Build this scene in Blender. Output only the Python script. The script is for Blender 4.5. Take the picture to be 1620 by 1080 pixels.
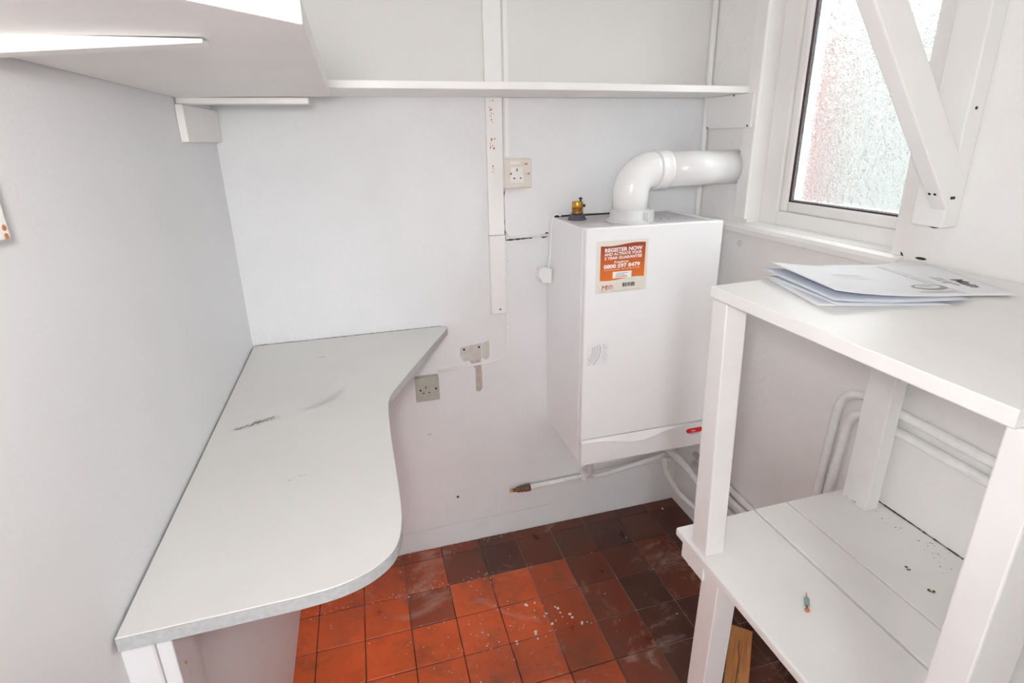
import bpy, bmesh, math, random
from mathutils import Vector, Matrix
random.seed(7)
for o in list(bpy.data.objects): bpy.data.objects.remove(o)
SC = bpy.context.scene
COL = SC.collection

# ------------------------------------------------------------------ camera
FPX, PITCH, YAW, ROLL, CX, CY = 848.89, 0.31329, 0.273705, -0.016216, 812.19, 493.2
f0 = Vector((math.sin(YAW)*math.cos(PITCH), math.cos(YAW)*math.cos(PITCH), -math.sin(PITCH)))
r0 = Vector((math.cos(YAW), -math.sin(YAW), 0)); u0 = r0.cross(f0)
rr = math.cos(ROLL)*r0 + math.sin(ROLL)*u0
uu = -math.sin(ROLL)*r0 + math.cos(ROLL)*u0
cd = bpy.data.cameras.new('camera'); cam = bpy.data.objects.new('camera', cd); COL.objects.link(cam)
m = Matrix((rr, uu, -f0)).transposed().to_4x4(); m.translation = Vector((0, -1.66, 1.45))
cam.matrix_world = m
cd.sensor_width = 36; cd.lens = FPX/1620*36
cd.shift_x = -(CX-810)/1620; cd.shift_y = (CY-540)/1620
cd.clip_start = 0.02
SC.camera = cam

# ------------------------------------------------------------------ world and light
W = bpy.data.worlds.new('overcast'); SC.world = W; W.use_nodes = True
bg = W.node_tree.nodes['Background']
bg.inputs['Color'].default_value = (0.96, 0.98, 1.0, 1); bg.inputs['Strength'].default_value = 11.0
# the photographer's flash, just above the lens
fl = bpy.data.lights.new('camera_flash', 'AREA'); fl.shape = 'DISK'; fl.size = 0.09; fl.energy = 7.2
fl.color = (1.0, 0.985, 0.96); fl.spread = math.radians(180)
flo = bpy.data.objects.new('camera_flash', fl); COL.objects.link(flo)
flo.location = (-0.06, -1.67, 1.53); flo.rotation_euler = (math.radians(92), 0, -YAW)
SC.cycles.diffuse_bounces = 8
SC.view_settings.view_transform = 'Standard'; SC.view_settings.look = 'None'
SC.view_settings.exposure = 0.08; SC.view_settings.gamma = 1.0; SC.view_settings.use_curve_mapping = False

# ------------------------------------------------------------------ materials
MATS = {}
def newmat(name):
    mt = bpy.data.materials.new(name); mt.use_nodes = True
    nt = mt.node_tree; b = nt.nodes['Principled BSDF']; MATS[name] = mt
    return mt, nt, b
def node(nt, typ, **kw):
    n = nt.nodes.new(typ)
    for k, v in kw.items():
        if k in n.inputs: n.inputs[k].default_value = v
        else: setattr(n, k, v)
    return n
def ramp(nt, src, stops):
    r = nt.nodes.new('ShaderNodeValToRGB'); e = r.color_ramp.elements
    while len(e) < len(stops): e.new(0.5)
    for el, (p, c) in zip(e, stops):
        el.position = p; el.color = c if len(c) == 4 else (*c, 1)
    nt.links.new(src, r.inputs[0]); return r.outputs[0]
def mix(nt, fac, a, b, mode='MIX'):
    n = nt.nodes.new('ShaderNodeMix'); n.data_type = 'RGBA'; n.blend_type = mode
    for s, v in ((n.inputs[0], fac), (n.inputs[6], a), (n.inputs[7], b)):
        if hasattr(v, 'is_linked'): nt.links.new(v, s)
        else: s.default_value = v if not isinstance(v, tuple) or len(v) == 4 else (*v, 1)
    return n.outputs[2]
def position(nt): return nt.nodes.new('ShaderNodeNewGeometry').outputs['Position']
def paint(name, col, rough=0.5, scale=18, amt=0.05, bump=0.15, bscale=220, dirt=None, dscale=3.0, dlo=0.62, dhi=0.8, metal=0.0):
    mt, nt, b = newmat(name); P = position(nt)
    n = node(nt, 'ShaderNodeTexNoise', Scale=scale, Detail=5.0); nt.links.new(P, n.inputs['Vector'])
    lo = tuple(c*(1-amt) for c in col); hi = tuple(min(1, c*(1+amt)) for c in col)
    c = ramp(nt, n.outputs['Fac'], [(0.3, lo), (0.7, hi)])
    if dirt:
        d = node(nt, 'ShaderNodeTexNoise', Scale=dscale, Detail=8.0, Roughness=0.65); nt.links.new(P, d.inputs['Vector'])
        f = ramp(nt, d.outputs['Fac'], [(dlo, (0, 0, 0)), (dhi, (1, 1, 1))])
        c = mix(nt, f, c, dirt)
    nt.links.new(c, b.inputs['Base Color'])
    b.inputs['Roughness'].default_value = rough; b.inputs['Metallic'].default_value = metal
    if bump:
        n2 = node(nt, 'ShaderNodeTexNoise', Scale=bscale, Detail=3.0); nt.links.new(P, n2.inputs['Vector'])
        n3 = node(nt, 'ShaderNodeTexNoise', Scale=bscale/9, Detail=2.0); nt.links.new(P, n3.inputs['Vector'])
        ad = node(nt, 'ShaderNodeMath', operation='ADD'); nt.links.new(n2.outputs['Fac'], ad.inputs[0]); nt.links.new(n3.outputs['Fac'], ad.inputs[1])
        bp = node(nt, 'ShaderNodeBump', Strength=bump, Distance=0.002); nt.links.new(ad.outputs[0], bp.inputs['Height']); nt.links.new(bp.outputs[0], b.inputs['Normal'])
    return mt
paint('wall_white', (0.765, 0.755, 0.73), 0.55, 3, 0.02, 0.35, 160)
paint('wall_left_white', (0.765, 0.77, 0.785), 0.5, 3, 0.02, 0.2, 120)
paint('masonry_white', (0.79, 0.80, 0.815), 0.6, 5, 0.03, 0.8, 60, dirt=(0.72, 0.73, 0.755), dscale=5, dlo=.55, dhi=.85)
paint('masonry_warm', (0.86, 0.85, 0.84), 0.6, 5, 0.03, 0.8, 60, dirt=(0.78, 0.77, 0.76), dscale=5, dlo=.55, dhi=.85)
paint('gloss_white', (0.87, 0.865, 0.855), 0.32, 9, 0.02, 0.12, 120)
paint('shelf_white', (0.86, 0.845, 0.83), 0.4, 9, 0.025, 0.12, 120)
paint('desk_white', (0.69, 0.68, 0.66), 0.36, 4, 0.03, 0.1, 300, dirt=(0.66, 0.65, 0.64), dscale=6, dlo=.66, dhi=.95)
paint('desk_edge_grey', (0.47, 0.48, 0.49), 0.6, 120, 0.10, 0.3, 300)
paint('bench_white', (0.85, 0.845, 0.83), 0.42, 8, 0.025, 0.15, 140, dirt=(0.76, 0.74, 0.69), dscale=7, dlo=.64, dhi=.9)
paint('boiler_white', (0.91, 0.92, 0.935), 0.22, 4, 0.01, 0.0)
paint('boiler_panel', (0.88, 0.88, 0.90), 0.28, 4, 0.01, 0.0)
paint('boiler_top_grey', (0.60, 0.57, 0.58), 0.5, 20, 0.1, 0.1)
paint('plastic_white', (0.86, 0.86, 0.86), 0.22, 4, 0.01, 0.0)
paint('plastic_grey', (0.70, 0.71, 0.71), 0.35, 4, 0.02, 0.0)
paint('upvc', (0.87, 0.86, 0.84), 0.25, 4, 0.015, 0.0)
paint('socket_cream', (0.72, 0.67, 0.60), 0.35, 30, 0.05, 0.05)
paint('socket_white', (0.80, 0.79, 0.76), 0.35, 30, 0.03, 0.05)
paint('socket_grey', (0.44, 0.44, 0.39), 0.5, 60, 0.06, 0.3)
paint('bare_patch', (0.60, 0.58, 0.54), 0.7, 40, 0.1, 0.4)
paint('stain_brown', (0.50, 0.45, 0.40), 0.7, 60, 0.15, 0.2)
paint('dark', (0.02, 0.018, 0.02), 0.6, 30, 0.2, 0.0)
paint('gasket_dark', (0.045, 0.012, 0.022), 0.6, 30, 0.1, 0.0)
paint('rust', (0.52, 0.20, 0.07), 0.7, 300, 0.25, 0.0)
paint('red_line', (0.5, 0.06, 0.03), 0.6, 300, 0.2, 0.0)
paint('pipe_white', (0.84, 0.845, 0.84), 0.35, 60, 0.04, 0.4, 150, dirt=(0.55, 0.56, 0.54), dscale=20, dlo=.62, dhi=.8)
paint('pipe_brown', (0.16, 0.09, 0.05), 0.45, 120, 0.4, 0.4, 400)
paint('brass', (0.68, 0.36, 0.06), 0.32, 60, 0.1, 0.1, metal=0.85)
paint('brass_dark', (0.40, 0.20, 0.05), 0.4, 60, 0.2, 0.1, metal=0.8)
paint('rubber_grey', (0.10, 0.09, 0.14), 0.5, 60, 0.2, 0.1)
paint('paper', (0.84, 0.85, 0.88), 0.6, 8, 0.01, 0.0)
paint('paper_grey', (0.66, 0.70, 0.78), 0.6, 8, 0.02, 0.0)
paint('print_black', (0.05, 0.05, 0.055), 0.6, 80, 0.1, 0.0)
paint('print_grey', (0.36, 0.36, 0.37), 0.6, 80, 0.1, 0.0)
paint('print_pale', (0.62, 0.62, 0.63), 0.6, 80, 0.1, 0.0)
paint('print_white', (0.92, 0.90, 0.88), 0.5, 80, 0.02, 0.0)
paint('print_red', (0.50, 0.06, 0.035), 0.5, 80, 0.05, 0.0)
paint('badge_red', (0.70, 0.02, 0.02), 0.3, 80, 0.05, 0.0)
paint('sticker_cream', (0.80, 0.77, 0.69), 0.35, 20, 0.03, 0.0)
paint('screw_steel', (0.35, 0.30, 0.24), 0.4, 90, 0.3, 0.1, metal=0.7)
paint('copper', (0.55, 0.24, 0.12), 0.4, 90, 0.3, 0.1, metal=0.7)
paint('plug_blue', (0.30, 0.42, 0.44), 0.5, 90, 0.2, 0.0)
paint('moss', (0.10, 0.18, 0.05), 0.9, 200, 0.5, 0.5)
paint('flake_white', (0.80, 0.74, 0.66), 0.8, 200, 0.1, 0.2)
paint('brick_red', (0.19, 0.055, 0.042), 0.85, 30, 0.2, 0.5, 80)
paint('mortar', (0.22, 0.21, 0.205), 0.9, 60, 0.1, 0.5, 80)
paint('garden', (0.062, 0.072, 0.060), 0.95, 1, 0.25, 0.5, 20)
paint('added_wall_render', (0.142, 0.150, 0.144), 0.9, 0.8, 0.12, 0.3, 40)
paint('ceiling_white', (0.82, 0.82, 0.81), 0.7, 3, 0.02, 0.2)
# orange part of the sticker: printed blend of red to orange, a flat print
def sticker_orange():
    mt, nt, b = newmat('sticker_orange'); P = position(nt)
    s = nt.nodes.new('ShaderNodeSeparateXYZ'); nt.links.new(P, s.inputs[0])
    mr = node(nt, 'ShaderNodeMapRange'); nt.links.new(s.outputs['Z'], mr.inputs[0])
    mr.inputs[1].default_value = 1.055; mr.inputs[2].default_value = 1.17
    n = node(nt, 'ShaderNodeTexNoise', Scale=30.0); nt.links.new(P, n.inputs['Vector'])
    ad = node(nt, 'ShaderNodeMath', operation='MULTIPLY_ADD'); nt.links.new(n.outputs['Fac'], ad.inputs[0]); ad.inputs[1].default_value = 0.25; nt.links.new(mr.outputs[0], ad.inputs[2])
    c = ramp(nt, ad.outputs[0], [(0.1, (0.80, 0.20, 0.03)), (0.6, (0.62, 0.14, 0.025)), (1.0, (0.36, 0.06, 0.03))])
    nt.links.new(c, b.inputs['Base Color']); b.inputs['Roughness'].default_value = 0.35
sticker_orange()
def wood():
    mt, nt, b = newmat('pine'); tc = nt.nodes.new('ShaderNodeTexCoord')
    mp = node(nt, 'ShaderNodeMapping'); mp.inputs['Scale'].default_value = (30, 3, 30); nt.links.new(tc.outputs['Object'], mp.inputs[0])
    n = node(nt, 'ShaderNodeTexNoise', Scale=3.0, Detail=6.0); nt.links.new(mp.outputs[0], n.inputs['Vector'])
    c = ramp(nt, n.outputs['Fac'], [(0.3, (0.44, 0.17, 0.05)), (0.7, (0.66, 0.31, 0.11))])
    nt.links.new(c, b.inputs['Base Color']); b.inputs['Roughness'].default_value = 0.6
wood()
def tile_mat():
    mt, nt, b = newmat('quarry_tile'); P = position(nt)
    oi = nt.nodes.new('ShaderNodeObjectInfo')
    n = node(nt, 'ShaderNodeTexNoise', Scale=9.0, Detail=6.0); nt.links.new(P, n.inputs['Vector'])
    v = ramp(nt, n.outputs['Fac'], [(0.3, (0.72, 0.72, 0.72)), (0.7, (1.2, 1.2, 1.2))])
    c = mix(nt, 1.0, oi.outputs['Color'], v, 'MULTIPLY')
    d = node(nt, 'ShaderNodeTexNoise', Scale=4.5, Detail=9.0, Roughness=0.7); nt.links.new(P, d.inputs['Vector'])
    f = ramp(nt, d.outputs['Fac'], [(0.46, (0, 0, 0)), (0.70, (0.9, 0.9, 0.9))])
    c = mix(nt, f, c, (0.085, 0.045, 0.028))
    # chalky plaster smears
    w = node(nt, 'ShaderNodeTexNoise', Scale=5.0, Detail=10.0, Roughness=0.72, Distortion=0.8)
    mp = node(nt, 'ShaderNodeMapping'); mp.inputs['Location'].default_value = (3.1, 7.7, 1.3); nt.links.new(P, mp.inputs[0]); nt.links.new(mp.outputs[0], w.inputs['Vector'])
    fw = ramp(nt, w.outputs['Fac'], [(0.56, (0, 0, 0)), (0.74, (0.6, 0.6, 0.6))])
    c = mix(nt, fw, c, (0.62, 0.46, 0.38))
    sp = node(nt, 'ShaderNodeTexNoise', Scale=140.0, Detail=2.0); nt.links.new(P, sp.inputs['Vector'])
    fs = ramp(nt, sp.outputs['Fac'], [(0.70, (0, 0, 0)), (0.76, (0.55, 0.55, 0.55))])
    c = mix(nt, fs, c, (0.10, 0.05, 0.03))
    nt.links.new(c, b.inputs['Base Color'])
    rg = ramp(nt, n.outputs['Fac'], [(0.3, (0.26,)*3), (0.7, (0.5,)*3)]); nt.links.new(rg, b.inputs['Roughness'])
    bp = node(nt, 'ShaderNodeBump', Strength=0.35, Distance=0.002); nt.links.new(d.outputs['Fac'], bp.inputs['Height']); nt.links.new(bp.outputs[0], b.inputs['Normal'])
tile_mat()
def grout():
    mt, nt, b = newmat('grout'); P = position(nt)
    n = node(nt, 'ShaderNodeTexNoise', Scale=2.6, Detail=3.0); nt.links.new(P, n.inputs['Vector'])
    sx = nt.nodes.new('ShaderNodeSeparateXYZ'); nt.links.new(P, sx.inputs[0])
    ma = node(nt, 'ShaderNodeMath', operation='MULTIPLY_ADD'); nt.links.new(sx.outputs['X'], ma.inputs[0]); ma.inputs[1].default_value = 0.22; nt.links.new(n.outputs['Fac'], ma.inputs[2])
    c = ramp(nt, ma.outputs[0], [(0.54, (0.07, 0.04, 0.03)), (0.68, (0.36, 0.26, 0.21))])
    nt.links.new(c, b.inputs['Base Color']); b.inputs['Roughness'].default_value = 0.9
grout()
def glass():
    mt, nt, b = newmat('patterned_glass'); P = position(nt)
    b.inputs['Base Color'].default_value = (0.96, 0.98, 0.98, 1)
    b.inputs['Transmission Weight'].default_value = 1.0; b.inputs['Roughness'].default_value = 0.05; b.inputs['IOR'].default_value = 1.3
    v = node(nt, 'ShaderNodeTexVoronoi', feature='DISTANCE_TO_EDGE', Scale=62.0); 
    n = node(nt, 'ShaderNodeTexNoise', Scale=48.0, Detail=1.5, Distortion=3.0); nt.links.new(P, n.inputs['Vector'])
    mx = mix(nt, 0.035, P, n.outputs['Color'], 'ADD') ; nt.links.new(mx, v.inputs['Vector'])
    bp = node(nt, 'ShaderNodeBump', Strength=0.4, Distance=0.0014); nt.links.new(n.outputs['Fac'], bp.inputs['Height'])
    bp2 = node(nt, 'ShaderNodeBump', Strength=0.55, Distance=0.003); nt.links.new(v.outputs['Distance'], bp2.inputs['Height']); nt.links.new(bp.outputs[0], bp2.inputs['Normal'])
    nt.links.new(bp2.outputs[0], b.inputs['Normal'])
glass()

# ------------------------------------------------------------------ mesh helpers
def BM(): return bmesh.new()
def box(bm, x0, x1, y0, y1, z0, z1, bev=0.0, seg=2):
    b = bmesh.new(); bmesh.ops.create_cube(b, size=1)
    for v in b.verts: v.co = Vector(((x0+x1)/2+v.co.x*(x1-x0), (y0+y1)/2+v.co.y*(y1-y0), (z0+z1)/2+v.co.z*(z1-z0)))
    if bev: bmesh.ops.bevel(b, geom=b.edges[:], offset=bev, segments=seg, affect='EDGES', profile=0.5)
    return merge(bm, b)
def merge(bm, b, mat=None):
    if mat is not None: b.transform(mat)
    me = bpy.data.meshes.new('t'); b.to_mesh(me); b.free(); bm.from_mesh(me); bpy.data.meshes.remove(me)
    return bm
def hexa(bm, pts, bev=0.0):
    """8 points: bottom quad then top quad (both counter-clockwise from above)"""
    b = bmesh.new(); v = [b.verts.new(p) for p in pts]
    for f in ((3,2,1,0), (4,5,6,7), (0,1,5,4), (1,2,6,5), (2,3,7,6), (3,0,4,7)): b.faces.new([v[i] for i in f])
    bmesh.ops.recalc_face_normals(b, faces=b.faces[:])
    if bev: bmesh.ops.bevel(b, geom=b.edges[:], offset=bev, segments=2, affect='EDGES', profile=0.5)
    return merge(bm, b)
def prism(bm, pts, z0, z1, bev=0.0, axis='z', seg=2):
    """polygon extruded along an axis; z0/z1 may be functions of the point"""
    b = bmesh.new(); g = lambda f, p: f(p) if callable(f) else f
    def P(p, h): return {'z': (p[0], p[1], h), 'y': (p[0], h, p[1]), 'x': (h, p[0], p[1])}[axis]
    lo = [b.verts.new(P(p, g(z0, p))) for p in pts]; hi = [b.verts.new(P(p, g(z1, p))) for p in pts]
    n = len(pts); b.faces.new(lo[::-1]); top = b.faces.new(hi)
    for i in range(n): b.faces.new((lo[i], lo[(i+1)%n], hi[(i+1)%n], hi[i]))
    bmesh.ops.recalc_face_normals(b, faces=b.faces[:])
    if bev:
        es = [e for e in b.edges if (e.verts[0] in lo) == (e.verts[1] in lo)]
        bmesh.ops.bevel(b, geom=es, offset=bev, segments=seg, affect='EDGES', profile=0.5)
    return merge(bm, b)
def smooth_path(pts, n=8):
    """Catmull-Rom through the points"""
    P = [Vector(p) for p in pts]; out = []
    for i in range(len(P)-1):
        a, b_, c, d = P[max(i-1, 0)], P[i], P[i+1], P[min(i+2, len(P)-1)]
        for k in range(n):
            t = k/n; out.append(0.5*((2*b_)+(c-a)*t+(2*a-5*b_+4*c-d)*t*t+(3*b_-a-3*c+d)*t**3))
    out.append(P[-1]); return out
def round_path(pts, r=0.03, n=6):
    """polyline with rounded corners"""
    P = [Vector(p) for p in pts]; out = [P[0]]
    for i in range(1, len(P)-1):
        a = (P[i-1]-P[i]); c = (P[i+1]-P[i]); q = min(r, a.length*.49, c.length*.49)
        s, e = P[i]+a.normalized()*q, P[i]+c.normalized()*q
        for k in range(n+1):
            t = k/n; out.append((1-t)**2*s+2*t*(1-t)*P[i]+t*t*e)
    out.append(P[-1]); return out
def tube(bm, path, r, seg=12):
    b = bmesh.new(); path = [Vector(p) for p in path]; rings = []
    rad = r if callable(r) else (lambda i: r)
    t = (path[1]-path[0]).normalized(); nrm = t.orthogonal().normalized()
    for i, p in enumerate(path):
        t2 = ((path[min(i+1, len(path)-1)]-path[max(i-1, 0)])).normalized()
        q = t.rotation_difference(t2); nrm = (q @ nrm).normalized(); t = t2; bn = t.cross(nrm)
        rings.append([b.verts.new(p+(nrm*math.cos(a)+bn*math.sin(a))*rad(i)) for a in [2*math.pi*k/seg for k in range(seg)]])
    for A, B in zip(rings, rings[1:]):
        for k in range(seg): 
            f = b.faces.new((A[k], A[(k+1)%seg], B[(k+1)%seg], B[k])); f.smooth = True
    b.faces.new(rings[0][::-1]); b.faces.new(rings[-1])
    return merge(bm, b)
def lathe(bm, prof, origin, axis=(0, 0, 1), seg=32):
    """profile of (radius, height) turned about an axis through origin"""
    b = bmesh.new(); rings = []
    for r, h in prof:
        rings.append([b.verts.new((r*math.cos(2*math.pi*k/seg), r*math.sin(2*math.pi*k/seg), h)) for k in range(seg)])
    for A, B in zip(rings, rings[1:]):
        for k in range(seg):
            f = b.faces.new((A[k], A[(k+1)%seg], B[(k+1)%seg], B[k])); f.smooth = True
    b.faces.new(rings[0][::-1]); b.faces.new(rings[-1])
    M = Matrix.Translation(Vector(origin)) @ Vector((0, 0, 1)).rotation_difference(Vector(axis).normalized()).to_matrix().to_4x4()
    return merge(bm, b, M)
def loc_of(o): return Vector(o.get('_w', (0, 0, 0))) if o else Vector((0, 0, 0))
def obj(name, bm, mat, parent=None, smooth=False, color=None):
    me = bpy.data.meshes.new(name); bmesh.ops.remove_doubles(bm, verts=bm.verts[:], dist=1e-6)
    bm.to_mesh(me); bm.free()
    xs = [v.co for v in me.vertices]
    w = Vector(((min(v.x for v in xs)+max(v.x for v in xs))/2, (min(v.y for v in xs)+max(v.y for v in xs))/2, min(v.z for v in xs)))
    for v in me.vertices: v.co -= w
    o = bpy.data.objects.new(name, me); COL.objects.link(o)
    me.materials.append(MATS[mat] if isinstance(mat, str) else mat)
    if smooth:
        for p in me.polygons: p.use_smooth = True
    o.parent = parent; o.location = w - WORLD.get(parent, Vector((0, 0, 0))); WORLD[o] = w
    if color: o.color = (*color, 1)
    return o
WORLD = {}
def thing(name, label, cat, loc=(0, 0, 0), group=None):
    o = bpy.data.objects.new(name, None); COL.objects.link(o); o.location = loc; WORLD[o] = Vector(loc)
    o.empty_display_size = 0.02; o['label'] = label; o['category'] = cat
    if group: o['group'] = group
    return o
def tag(o, label, cat, group=None, kind=None):
    o['label'] = label; o['category'] = cat
    if group: o['group'] = group
    if kind: o['kind'] = kind
    return o
def struct(name, bm, mat, label=None):
    o = obj(name, bm, mat); o['kind'] = 'structure'; o['label'] = label or name.replace('_', ' '); o['category'] = name.split('_')[0]
    return o
def text_bm(body, size, M, bold=0.0, sx=1.0, align='LEFT', ext=0.0001):
    cu = bpy.data.curves.new('txt', 'FONT'); cu.body = body; cu.size = size; cu.offset = bold*size; cu.align_x = align; cu.extrude = ext
    cu.resolution_u = 3
    t = bpy.data.objects.new('txt', cu); COL.objects.link(t)
    me = bpy.data.meshes.new_from_object(t.evaluated_get(bpy.context.evaluated_depsgraph_get()))
    b = bmesh.new(); b.from_mesh(me); bpy.data.objects.remove(t); bpy.data.curves.remove(cu); bpy.data.meshes.remove(me)
    b.transform(M @ Matrix.Diagonal((sx, 1, 1, 1))); return b
def front_M(x, y, z):   # text standing on a plane that faces -Y
    return Matrix.Translation((x, y, z)) @ Matrix.Rotation(math.pi/2, 4, 'X')

XL, XR, YB, YF, ZC = -0.348, 1.148, 0.0, -2.5, 2.35
# ------------------------------------------------------------------ the setting
b = BM(); box(b, XL-.1, XR+.1, YF-.1, .1, -.12, -.004); floor = struct('floor', b, 'grout', 'old red quarry tile floor of the small room')
PX, PY = 0.1405, 0.138
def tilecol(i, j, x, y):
    # colour by position: orange red left, dark brown towards the right and far wall
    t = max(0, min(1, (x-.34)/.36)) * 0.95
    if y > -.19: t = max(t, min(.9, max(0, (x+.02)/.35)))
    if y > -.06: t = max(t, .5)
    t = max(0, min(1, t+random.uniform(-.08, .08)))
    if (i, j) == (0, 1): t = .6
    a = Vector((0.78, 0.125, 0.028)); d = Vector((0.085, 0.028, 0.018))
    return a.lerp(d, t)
tmesh = None; tiles = 0
for i in range(-3, 9):
    for j in range(-1, 13):
        x0, x1 = .028+PX*i, .028+PX*(i+1); y1, y0 = -.052-PY*j, -.052-PY*(j+1)
        x0c, x1c, y0c, y1c = max(x0, XL), min(x1, XR), max(y0, YF), min(y1, 0)
        if x1c-x0c < .02 or y1c-y0c < .01: continue
        g = .0014
        full = abs((x1c-x0c)-PX) < 1e-6 and abs((y1c-y0c)-PY) < 1e-6
        if full and tmesh:
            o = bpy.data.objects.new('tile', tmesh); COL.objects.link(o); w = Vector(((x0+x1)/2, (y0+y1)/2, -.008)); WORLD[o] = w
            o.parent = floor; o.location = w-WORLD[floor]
        else:
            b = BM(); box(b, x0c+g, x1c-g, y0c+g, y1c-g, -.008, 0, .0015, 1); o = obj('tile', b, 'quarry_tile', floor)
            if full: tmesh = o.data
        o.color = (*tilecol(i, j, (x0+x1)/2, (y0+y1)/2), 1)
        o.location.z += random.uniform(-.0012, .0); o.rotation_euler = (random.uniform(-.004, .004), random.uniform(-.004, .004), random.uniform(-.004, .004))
b = BM(); box(b, XL-.1, XR+.1, YB, YB+.1, -.05, ZC+.05); wall_back = struct('wall_back', b, 'masonry_white', 'white painted far wall behind the boiler')
b = BM(); box(b, XL-.1, XL, YF-.1, YB, -.05, ZC+.05); wall_left = struct('wall_left', b, 'wall_left_white', 'smooth white wall along the left desk')
OY0, OY1, OZ0, OZ1 = -.742, -.256, 1.19, 2.05
b = BM()
for y0, y1, z0, z1 in ((YF-.1, OY0, -.05, ZC+.05), (OY1, YB, -.05, ZC+.05), (OY0, OY1, -.05, OZ0), (OY0, OY1, OZ1, ZC+.05)):
    box(b, XR, XR+.16, y0, y1, z0, z1)
wall_right = struct('wall_right', b, 'masonry_warm', 'white painted wall with the frosted window')
b = BM(); DX0, DX1, DZ = -.33, -.04, 2.02   # opening added out of view to let in fill light
for x0, x1, z0, z1 in ((XL-.1, DX0, -.05, ZC+.05), (DX1, XR+.16, -.05, ZC+.05), (DX0, DX1, DZ, ZC+.05)): box(b, x0, x1, YF-.1, YF, z0, z1)
struct('wall_rear', b, 'wall_white', 'white wall behind the camera with an added fill light opening')
b = BM(); box(b, XL-.1, XR+.16, YF-.1, YB+.1, ZC, ZC+.1); struct('ceiling', b, 'ceiling_white', 'white ceiling')
# lining boards on the far wall above the ledge line, parts of the wall
for z0, z1, mt in ((1.141, 1.5645, 'masonry_white'), (1.5845, ZC, 'wall_white')):
    b = BM(); box(b, .441, XR-.001, -.006, .001, z0, z1, .001, 1); obj('lining_board', b, mt, wall_back)
b = BM(); box(b, XL+.001, .386, -.006, .001, 1.5845, ZC, .001, 1); obj('lining_board', b, 'wall_white', wall_back)
b = BM(); box(b, XL-.001, -.311, -1.024, -.001, 0, .8455, .002, 1); obj('lining_board', b, 'wall_left_white', wall_left)
# chipped black cracks where paint has fallen off
def crack(pts, wmin, wmax, y, parent=wall_back, plane='y', name='crack', mat='dark', step=.006):
    b = bmesh.new(); pts = [Vector((p[0], p[1])) for p in pts]; L = []
    for p, q in zip(pts, pts[1:]):
        n = max(1, int((q-p).length/step))
        L += [p.lerp(q, k/n) for k in range(n)]
    L.append(pts[-1]); up = []; dn = []
    for i, p in enumerate(L):
        t = (L[min(i+1, len(L)-1)]-L[max(0, i-1)]).normalized(); nn = Vector((-t.y, t.x)); w = random.uniform(wmin, wmax)*(0.25 if i in (0, len(L)-1) else 1)
        up.append(p+nn*w*.5); dn.append(p-nn*w*.5)
    def V(p, d): return b.verts.new((p.x, y+d, p.y) if plane == 'y' else (y+d, p.x, p.y))
    d = -.0008
    A = [V(p, d) for p in up]; B = [V(p, d) for p in dn]; A2 = [V(p, .0004) for p in up]; B2 = [V(p, .0004) for p in dn]
    for i in range(len(L)-1):
        b.faces.new((A[i], A[i+1], B[i+1], B[i])); b.faces.new((A[i], A2[i], A2[i+1], A[i+1])); b.faces.new((B[i], B[i+1], B2[i+1], B2[i]))
    bmesh.ops.recalc_face_normals(b, faces=b.faces[:])
    return obj(name, b, mat, parent)
crack([(.441, 1.137), (.47, 1.137), (.535, 1.139)], .002, .006, 0)
crack([(.565, 1.139), (.586, 1.139)], .004, .008, 0)
crack([(.575, 1.148), (.588, 1.152)], .004, .013, -.006)
for z0, z1 in ((1.295, 1.275), (1.262, 1.235), (1.205, 1.185), (1.172, 1.137)): crack([(.4405, z0), (.4415, z1)], .002, .0055, -.0063)
crack([(-.345, .8690), (.0, .8690), (.22, .8690)], .0005, .0015, 0)
crack([(.212, .7115), (.225, .713), (.245, .714)], .001, .004, 0)
crack([(.276, .716), (.30, .714), (.335, .719)], .001, .003, 0)
crack([(.38, .719), (.398, .720)], .002, .003, 0)
crack([(.15, .478), (.165, .478)], .001, .002, 0)
for x in (.20, .30, .385): crack([(x, .20), (x+.003, .10)], .0004, .001, 0, mat='print_pale')
crack([(0.02, .085), (.5, .089), (.6, .089)], .0004, .0012, 0, mat='print_pale')
crack([(-.2, 1.158), (-.28, 1.158), (-.42, 1.159)], .001, .003, XR-.0, wall_right, 'x')
crack([(-.17, 1.168), (-.20, 1.166), (-.222, 1.164)], .003, .009, XR, wall_right, 'x')
crack([(-.45, 1.158), (-.50, 1.157), (-.53, 1.158)], .002, .007, XR, wall_right, 'x')
crack([(-.766, 1.196), (-.772, 1.186), (-.768, 1.178)], .006, .012, XR, wall_right, 'x')
crack([(-.80, 1.19), (-.825, 1.191)], .003, .006, XR, wall_right, 'x')
crack([(-.81, 1.262), (-.825, 1.26), (-.84, 1.262)], .003, .006, XR, wall_right, 'x')
crack([(-.775, .594), (-1.34, .594)], .001, .004, XR, wall_right, 'x')
# brown streak below the old fitting, wall holes
b = BM(); prism(b, [(.327, .618), (.340, .614), (.350, .626), (.350, .69), (.347, .735), (.352, .752), (.312, .757), (.304, .74), (.328, .70)], -.0008, .0005, axis='y'); obj('stain', b, 'stain_brown', wall_back)
b = BM(); prism(b, [(.355, .79), (.378, .80), (.379, .74), (.365, .73), (.353, .74)], -.0006, .0005, axis='y'); obj('stain', b, 'bare_patch', wall_back)
b = BM(); lathe(b, [(.008, 0), (.008, .001), (.0035, .0015), (.0035, -.002)], (.242, 0, .204), (0, -1, 0), 10); obj('wall_hole', b, 'flake_white', wall_back)
b = BM(); lathe(b, [(.0045, 0), (.0045, .0022)], (.2435, 0, .2035), (0, -1, 0), 8); obj('wall_hole', b, 'dark', wall_back)
b = BM(); lathe(b, [(.010, 0), (.010, .0015), (.006, .0022)], (XR, -.238, 1.122), (-1, 0, 0), 12); obj('wall_plug', b, 'plastic_grey', wall_right)

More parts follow.
